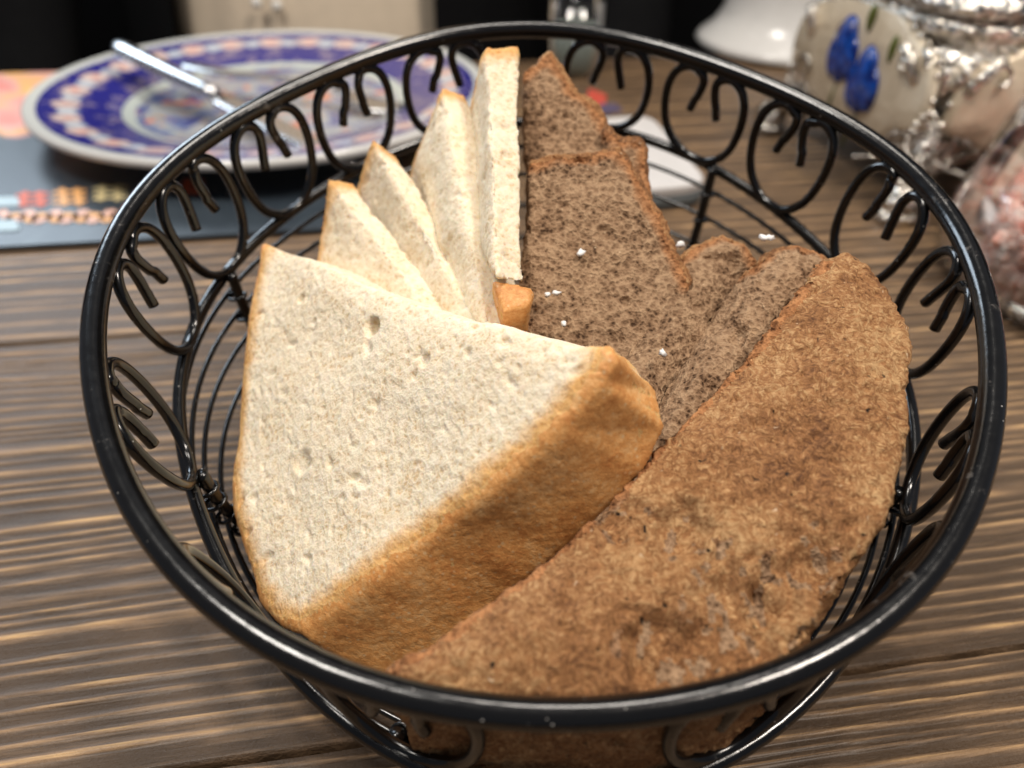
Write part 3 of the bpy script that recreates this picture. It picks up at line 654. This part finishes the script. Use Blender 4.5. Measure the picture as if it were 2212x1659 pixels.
# ------------------------------------------------------------------ things behind the basket
# white packet
pk = thing('white_packet', 'flat white packet with rounded corners behind the basket', 'packet', tuple(on_z(1440, 340, 0)))
c0 = [on_z(1175, 430, .012), on_z(1536, 396, .012), on_z(1405, 248, .012), on_z(1200, 262, .012)]
def round_poly(P, r, k=6):
    out = []; n = len(P)
    for i in range(n):
        a, b, c = P[i-1], P[i], P[(i+1) % n]; d1, d2 = norm(a-b), norm(c-b)
        for j in range(k+1): t = j/k; out.append(b+d1*r*(1-t)**2+d2*r*t*t)
    return out
def slab_obj(P, z0, z1, name, mat, parent, inset=.0015):
    P = np.array(P); n = len(P); c = P.mean(0); lay = [(z0, -inset), (z0+inset*.7, 0), (z1-inset*.7, 0), (z1, -inset*1.2)]
    V = []; F = []
    for z, i in lay:
        for p in P: q = p+norm((p-c)*[1, 1, 0])*i; V.append((q[0], q[1], z))
    for a in range(len(lay)-1):
        for k in range(n): l = (k+1) % n; F.append((a*n+k, a*n+l, (a+1)*n+l, (a+1)*n+k))
    F += [tuple(range(n-1, -1, -1)), tuple((len(lay)-1)*n+k for k in range(n))]
    return mesh_obj(name, V, F, mat, parent, False)
slab_obj(round_poly(c0, .016), .0065, .0125, 'white_top', plain('matt_white', (.62, .60, .59), .6), pk)
slab_obj(round_poly([p+norm((p-np.mean(c0, 0))*[1, 1, 0])*.001 for p in c0], .016), .0004, .0064, 'grey_base', DARKGREY, pk)
pr = [on_z(1288, 240, .0128), on_z(1318, 238, .0128), on_z(1312, 208, .0128), on_z(1290, 208, .0128)]
wr = thing('red_wrapper', 'small red and blue wrapper peeking out behind the brown toast', 'wrapper', tuple(on_z(1305, 220, 0)))
slab_obj([on_z(1262, 246, .01), on_z(1306, 240, .01), on_z(1310, 222, .01), on_z(1270, 208, .01)], .013, .016, 'red_side', plain('red_print', (.55, .08, .05), .4), wr)
slab_obj([on_z(1290, 262, .01), on_z(1345, 252, .01), on_z(1330, 238, .01), on_z(1288, 240, .01)], .0128, .0150, 'blue_side', plain('violet_print', (.10, .08, .14), .4), wr)
# white porcelain jug at the far edge
jc = on_z(1705, 100, .0); mb = MB()
mb.lathe([(.0005, .001), (.074, .001), (.082, .002), (.084, .005), (.081, .009), (.070, .018), (.063, .030), (.060, .045), (.059, .065), (.061, .10), (.064, .14), (.066, .17), (.062, .20), (.0595, .20), (.062, .17), (.055, .09), (.0005, .03)], jc, 64)
jug = thing('white_jug', 'white porcelain jug with flared foot at the far table edge', 'jug', (jc[0], jc[1], 0)); mb.build('body', WHITE, jug)
mb = MB(); mb.tube([jc+np.array([.063, .01, .17]), jc+np.array([.093, .015, .165]), jc+np.array([.101, .018, .12]), jc+np.array([.083, .012, .075]), jc+np.array([.060, .008, .065])], .005, 10); mb.build('handle', WHITE, jug)
# glass
gc = on_z(1238, 160, 0); mb = MB()
mb.lathe([(.0004, .004), (.017, .004), (.0185, .010), (.021, .055), (.0222, .055), (.0195, .004), (.0175, .0005), (.0004, .0005)], gc, 48)
gl = thing('drinking_glass', 'small clear glass standing behind the basket rim', 'glass', (gc[0], gc[1], 0)); mb.build('bowl', GLASS, gl)
mb = MB(); mb.lathe([(.0004, .0043), (.0168, .0043), (.0182, .010), (.0196, .036), (.0004, .0362)], gc, 40); mb.build('liquid', plain('cloudy_liquid', (.30, .34, .31), .2), gl)
# silver and enamel casket
F0 = np.array([.198, .376, 0]); CA = math.radians(13); cx_ = np.array([math.cos(CA), math.sin(CA), 0]); cy_ = np.array([-math.sin(CA), math.cos(CA), 0]); S = .140; K = S/.18
CC = F0+(cx_+cy_)*S/2
cas = thing('silver_casket', 'ornate silver footed casket with cream enamel panels and blue tulips', 'casket', (CC[0], CC[1], 0))
def cpt(x, y, z): return CC+cx_*x+cy_*y+np.array([0, 0, z])
def sq(h, bulge, n=12):                      # rounded square outline
    out = []
    for k in range(4*n):
        a = 2*math.pi*k/(4*n); c, s = math.cos(a), math.sin(a); e = 2/4.2
        out.append((h*math.copysign(abs(c)**e, c), h*math.copysign(abs(s)**e, s)))
    return out
def loft(levels, name, mat, parent, cap=True):
    V = []; F = []; n = None
    for h, z in levels:
        o = sq(h, 0); n = len(o); V += [cpt(x*K, y*K, z) for x, y in o]
    for i in range(len(levels)-1):
        for k in range(n): l = (k+1) % n; F.append((i*n+k, i*n+l, (i+1)*n+l, (i+1)*n+k))
    if cap: F += [tuple(range(n-1, -1, -1)), tuple((len(levels)-1)*n+k for k in range(n))]
    return mesh_obj(name, V, F, mat, parent)
loft([(.070, .030), (.074, .034), (.082, .050), (.085, .065), (.083, .076), (.079, .082), (.083, .085), (.084, .089), (.080, .092)], 'body', SILVER, cas)
lid = loft([(.081, .0925), (.085, .095), (.085, .099), (.078, .102), (.060, .112), (.035, .121), (.004, .124)], 'lid', SILVER, cas)
def leaf_panel(face, cx0, cz, wdt, hgt, out, nm, mat, parent, th=.003, n=48, wob=.075):
    """wavy-edged enamel panel standing on one side of the casket"""
    V = []; F = []; ring_ = []
    for lay, (sc, d) in enumerate(((1.0, 0), (1.0, th), (.92, th*1.5), (.55, th*1.7), (.2, th*1.8))):
        for k in range(n):
            a = 2*math.pi*k/n; rr = 1+wob*math.cos(4*a)+.03*math.cos(7*a+1); e = .62
            x = cx0+wdt/2*sc*rr*math.copysign(abs(math.cos(a))**e, math.cos(a)); z = cz+hgt/2*sc*rr*math.copysign(abs(math.sin(a))**e, math.sin(a))
            o = out+d+(.002*(1-((z-cz)/(hgt/2))**2))
            V.append(cpt(-o, x, z) if face == 'left' else cpt(x, -o, z))
    for i in range(4):
        for k in range(n): l = (k+1) % n; F.append((i*n+k, i*n+l, (i+1)*n+l, (i+1)*n+k))
    F.append(tuple(4*n+k for k in range(n))); return mesh_obj(nm, V, F, mat, parent)
def tulip(face, x, z, out, parent, sc=1.0, lean=0):
    mb = MB()
    for dx, dz, r, e in ((0, 0, .0066, 1.7), (-.0042, -.002, .005, 1.5), (.0042, -.003, .005, 1.5)):
        c = cpt(-out, x+dx*sc, z+dz*sc) if face == 'left' else cpt(x+dx*sc, -out, z+dz*sc)
        mb.ball(c, r*sc, 14, 10, (.55, 1, e) if face == 'left' else (1, .55, e))
    mb.build('tulip', BLUE, parent)
    mb = MB(); p = lambda a, b: cpt(-out, x+a*sc, z+b*sc) if face == 'left' else cpt(x+a*sc, -out, z+b*sc)
    mb.tube([p(0, -.012), p(.001, -.018), p(.003, -.024)], .0007, 6); mb.build('stem', GREEN, parent); mb = MB(); mb.ball(p(-.010, .012), .0025*sc, 8, 6, (.6, .6, 1.8)); mb.build('leaf', GREEN, parent)
pl = leaf_panel('left', .002, .058, .122, .060, .061, 'enamel_panel', ENAMEL, cas)
tulip('left', .013, .064, .0675, pl, 1.6); tulip('left', -.011, .054, .0675, pl, 1.6)
def panel_beads(face, cx0, cz, wdt, hgt, out, parent, nb=34, wob=.06):
    mb = MB()
    for k in range(nb):
        a = 2*math.pi*k/nb; rr = 1+wob*math.cos(4*a)+.03*math.cos(7*a+1); e = .62
        x = cx0+wdt/2*1.01*rr*math.copysign(abs(math.cos(a))**e, math.cos(a)); z = cz+hgt/2*1.01*rr*math.copysign(abs(math.sin(a))**e, math.sin(a))
        mb.ball(cpt(-out, x, z) if face == 'left' else cpt(x, -out, z), .0019, 7, 5)
    for k in range(4):                       # embossed vine scrolls
        x0 = cx0+wdt*(-.36+.24*k); s_ = 1 if k % 2 else -1; pts = []
        for t in np.linspace(0, 4.6, 16): r_ = .0085*(1-t/6.5); x = x0+r_*math.cos(t)*s_; z = cz-.012*s_+r_*math.sin(t); pts.append(cpt(-(out+.0055), x, z) if face == 'left' else cpt(x, -(out+.0055), z))
        mb.tube(pts, .0013, 6)
    mb.build('beading', SILVER, parent)
panel_beads('left', .002, .058, .122, .060, .064, pl); PB = panel_beads
pf = leaf_panel('front', .004, .056, .112, .052, .061, 'enamel_panel', ENAMEL, cas)
PB('front', .004, .056, .112, .052, .064, pf)
tulip('front', -.004, .050, .0675, pf, 1.3); tulip('front', .022, .058, .0675, pf, 1.3)
lp = [cpt(.045*math.cos(a)-.01, .045*math.sin(a)-.01, .1085+.004) for a in np.linspace(0, 2*math.pi, 25)[:-1]]
le = loft([(.062, .1116), (.058, .1150), (.036, .1222), (.004, .1252)], 'enamel_panel', ENAMEL, lid, False)
for x, y in ((-.036, -.030), (-.024, -.037), (-.010, -.036)):
    mb = MB(); mb.ball(cpt(x, y, .1180), .008, 12, 8, (1.4, .8, .45)); mb.build('tulip', BLUE, lid)
for sx, sy in ((-1, -1), (-1, 1), (1, -1), (1, 1)):
    q = .0715*K
    mb = MB()
    for k in range(5):                       # ribbed corner leaf
        t = (k-2)*.0042; base = cpt(sx*(q-.004), sy*(q-.004), .044)
        top_ = cpt(sx*(q+.004)+(-sy if False else 0)+t*1.9*(1 if sx*sy < 0 else 1)*sx*-1*(1), sy*(q+.004)+t*1.9*sy, .080)
        mb.tube([base, (base+top_)/2+np.array([0, 0, .002])+norm((base+top_)/2-CC)*[.004, .004, 0], top_], [.0018, .0034, .0024], 8)
    mb.tube([cpt(sx*(q+.002), sy*(q+.002), .048), cpt(sx*(q-.002), sy*(q-.002), .030), cpt(sx*(q+.006), sy*(q+.006), .018)], [.008, .006, .009], 12)
    cp = mb.build('corner_post', SILVER, cas)
    mb = MB()                                # beaded loop on the corner
    o = norm(cx_*sx+cy_*sy); side = np.cross(o, [0, 0, 1]); cen_ = cpt(sx*(q+.004), sy*(q+.004), .041)
    for k in range(18):
        a = 2*math.pi*k/18; mb.ball(cen_+o*.0075+side*.0065*math.sin(a)*(1.0-.3*math.cos(a))+np.array([0, 0, .012*math.cos(a)]), .0015, 8, 6)
    for k in range(9):
        for s_ in (-1, 1): mb.ball(cen_+o*.004+side*s_*(.009+.0025*k)+np.array([0, 0, -.012-.0011*k*(1 if k < 4 else .6)]), .0013, 6, 5)
    mb.build('beading', SILVER, cp)
    mb = MB(); ft = cpt(sx*(S/2), sy*(S/2), 0); mb.ball(ft+np.array([0, 0, .0095]), .0095, 16, 12, (1.1, 1.1, 1)); mb.tube([ft+np.array([0, 0, .012]), cpt(sx*(q+.004), sy*(q+.004), .026)], [.007, .008], 12)
    mb.lathe([(.0005, .0002), (.011, .0002), (.0115, .003), (.010, .006), (.0005, .0062)], ft, 20); mb.build('foot', SILVER, cas)
def arch(face, name='arched_skirt'):
    V = []; F = []; n = 24; w2 = .055
    for lay, d in enumerate((0, .004)):
        for k in range(n+1):
            x = -w2+2*w2*k/n; h = .006+.022*math.sqrt(max(0, 1-(x/w2)**2)); zt = .036
            for z in (h, zt): V.append(cpt(-(.056+d), x, z) if face == 'left' else cpt(x, -(.056+d), z))
    m = 2*(n+1)
    for k in range(n):
        a = 2*k; F.append((a, a+2, a+3, a+1)); F.append((m+a, m+a+1, m+a+3, m+a+2)); F.append((a, m+a, m+a+2, a+2)); F.append((a+1, a+3, m+a+3, m+a+1))
    o = mesh_obj(name, V, F, SILVER, cas, False)
    mb = MB()
    for k in range(28):
        x = -w2+2*w2*(k+.5)/28; z = .008+.022*math.sqrt(max(0, 1-(x/w2)**2))+.003
        mb.ball(cpt(-(.0612), x, z) if face == 'left' else cpt(x, -.0612, z), .0014, 6, 5)
    mb.build('beading', SILVER, o)
arch('front'); arch('left')
# glass jar of pink salt
J = np.array([.272, .310, 0]); mb = MB()
mb.lathe([(.0004, .004), (.071, .004), (.0758, .008), (.0760, .018), (.0655, .060), (.050, .100), (.0520, .101), (.0672, .061), (.0776, .018), (.0765, .006), (.072, .0005), (.0004, .0005)], J, 96)
jar = thing('salt_jar', 'conical clear glass jar filled with pink rock salt', 'jar', (J[0], J[1], 0)); mb.build('glass', GLASS, jar)
mb = MB()
def chunk(c, r):
    n0 = len(mb.v); mb.ball(c, r, 6, 4, tuple(rng.uniform(.7, 1.3, 3)))
    for i in range(n0, len(mb.v)): v = np.array(mb.v[i]); mb.v[i] = tuple(np.array(c)+(v-c)*rng.uniform(.75, 1.2))
for k in range(1500):
    a = rng.uniform(math.pi*.6, math.pi*1.75) if k < 1050 else rng.uniform(0, 2*math.pi); z = rng.uniform(.008, .032)
    rmax = np.interp(z, [.006, .018, .060], [.0675, .0745, .0640]); r = rmax*(rng.uniform(.90, .97) if k < 850 else math.sqrt(rng.uniform(0, .9))) if k < 1050 else rmax*math.sqrt(rng.uniform(0, .92))
    if k >= 850: z = rng.uniform(.028, .034)
    chunk(J+np.array([r*math.cos(a), r*math.sin(a), z]), rng.uniform(.0024, .0048))
mb.lathe([(.0004, .006), (.068, .006), (.070, .018), (.066, .028), (.0004, .029)], J, 40)
tag(mb.build('salt', SALT, jar, False), kind='stuff')

# ------------------------------------------------------------------ person across the table
per = thing('person', 'person in black jacket over a cream top seated across the table', 'person', (-.19, .84, -.72))
def torso(levels, name, mat, parent, a0=0, a1=2*math.pi, n=72, fold=0, seed=0, closed=True):
    V = []; F = []; m = n if closed else n+1
    for i, (cx, cy, rx, ry, z) in enumerate(levels):
        for k in range(m):
            a = a0+(a1-a0)*k/n; P = np.array([[a*3.0, z*6, seed]]); f = 1+fold*float(pn(P*np.array([2.2, 1, 1]))[0])
            V.append((cx+rx*f*math.cos(a), cy+ry*f*math.sin(a), z))
    for i in range(len(levels)-1):
        for k in range(n): l = (k+1) % m if closed else k+1; F.append((i*m+k, i*m+l, (i+1)*m+l, (i+1)*m+k))
    if closed: F += [tuple(range(m-1, -1, -1)), tuple((len(levels)-1)*m+k for k in range(m))]
    return mesh_obj(name, V, F, mat, parent)
lv = [(-.19, .86, .17, .14, -.30), (-.19, .86, .175, .145, -.15), (-.19, .86, .165, .135, 0), (-.19, .87, .16, .125, .12), (-.19, .88, .18, .12, .25), (-.19, .89, .20, .11, .36), (-.19, .90, .17, .08, .42), (-.19, .90, .06, .055, .46), (-.19, .90, .055, .055, .52)]
torso(lv, 'top', CREAMCLOTH, per, fold=.035, seed=2)
jl = [(c, y, rx*1.16+.01, ry*1.13+.008, z) for c, y, rx, ry, z in lv[:7]]
GA = D(-90)
torso(jl, 'jacket', BLACKCLOTH, per, D(-90)+math.asin(.115/.2), D(270)-math.asin(.115/.2), fold=.02, seed=5, closed=False)
for x, z in ((-.226, .030), (-.209, .028)):
    mb = MB(); mb.ball((x, .722, z), .0045, 10, 8); mb.build('button', PEARL, per)
for s in (-1, 1):
    mb = MB(); X = -.19
    mb.tube([np.array([X+s*.20, .90, .36]), np.array([X+s*.26, .89, .22]), np.array([X+s*.30, .86, .06]), np.array([X+s*.29, .78, -.06]), np.array([X+s*.22, .72, -.10])], [.055, .055, .05, .045, .04], 16); mb.build('sleeve', BLACKCLOTH, per)
    mb = MB(); mb.tube([np.array([X+s*.09, .88, -.26]), np.array([X+s*.11, .66, -.24]), np.array([X+s*.11, .50, -.25]), np.array([X+s*.11, .48, -.36]), np.array([X+s*.11, .50, -.72])], [.09, .085, .07, .06, .045], 16); mb.build('trouser_leg', BLACKCLOTH, per)
bn = thing('bench', 'black upholstered bench in the dark behind the table', 'bench', (.2, 1.05, -.75))
mb = MB(); mb.box((.2, 1.05, -.5), (2.6, .5, .5)); mb.build('seat', BLACKCLOTH, bn, False)
mb = MB(); mb.box((.2, 1.28, .0), (2.6, .10, .9)); mb.build('backrest', BLACKCLOTH, bn, False)
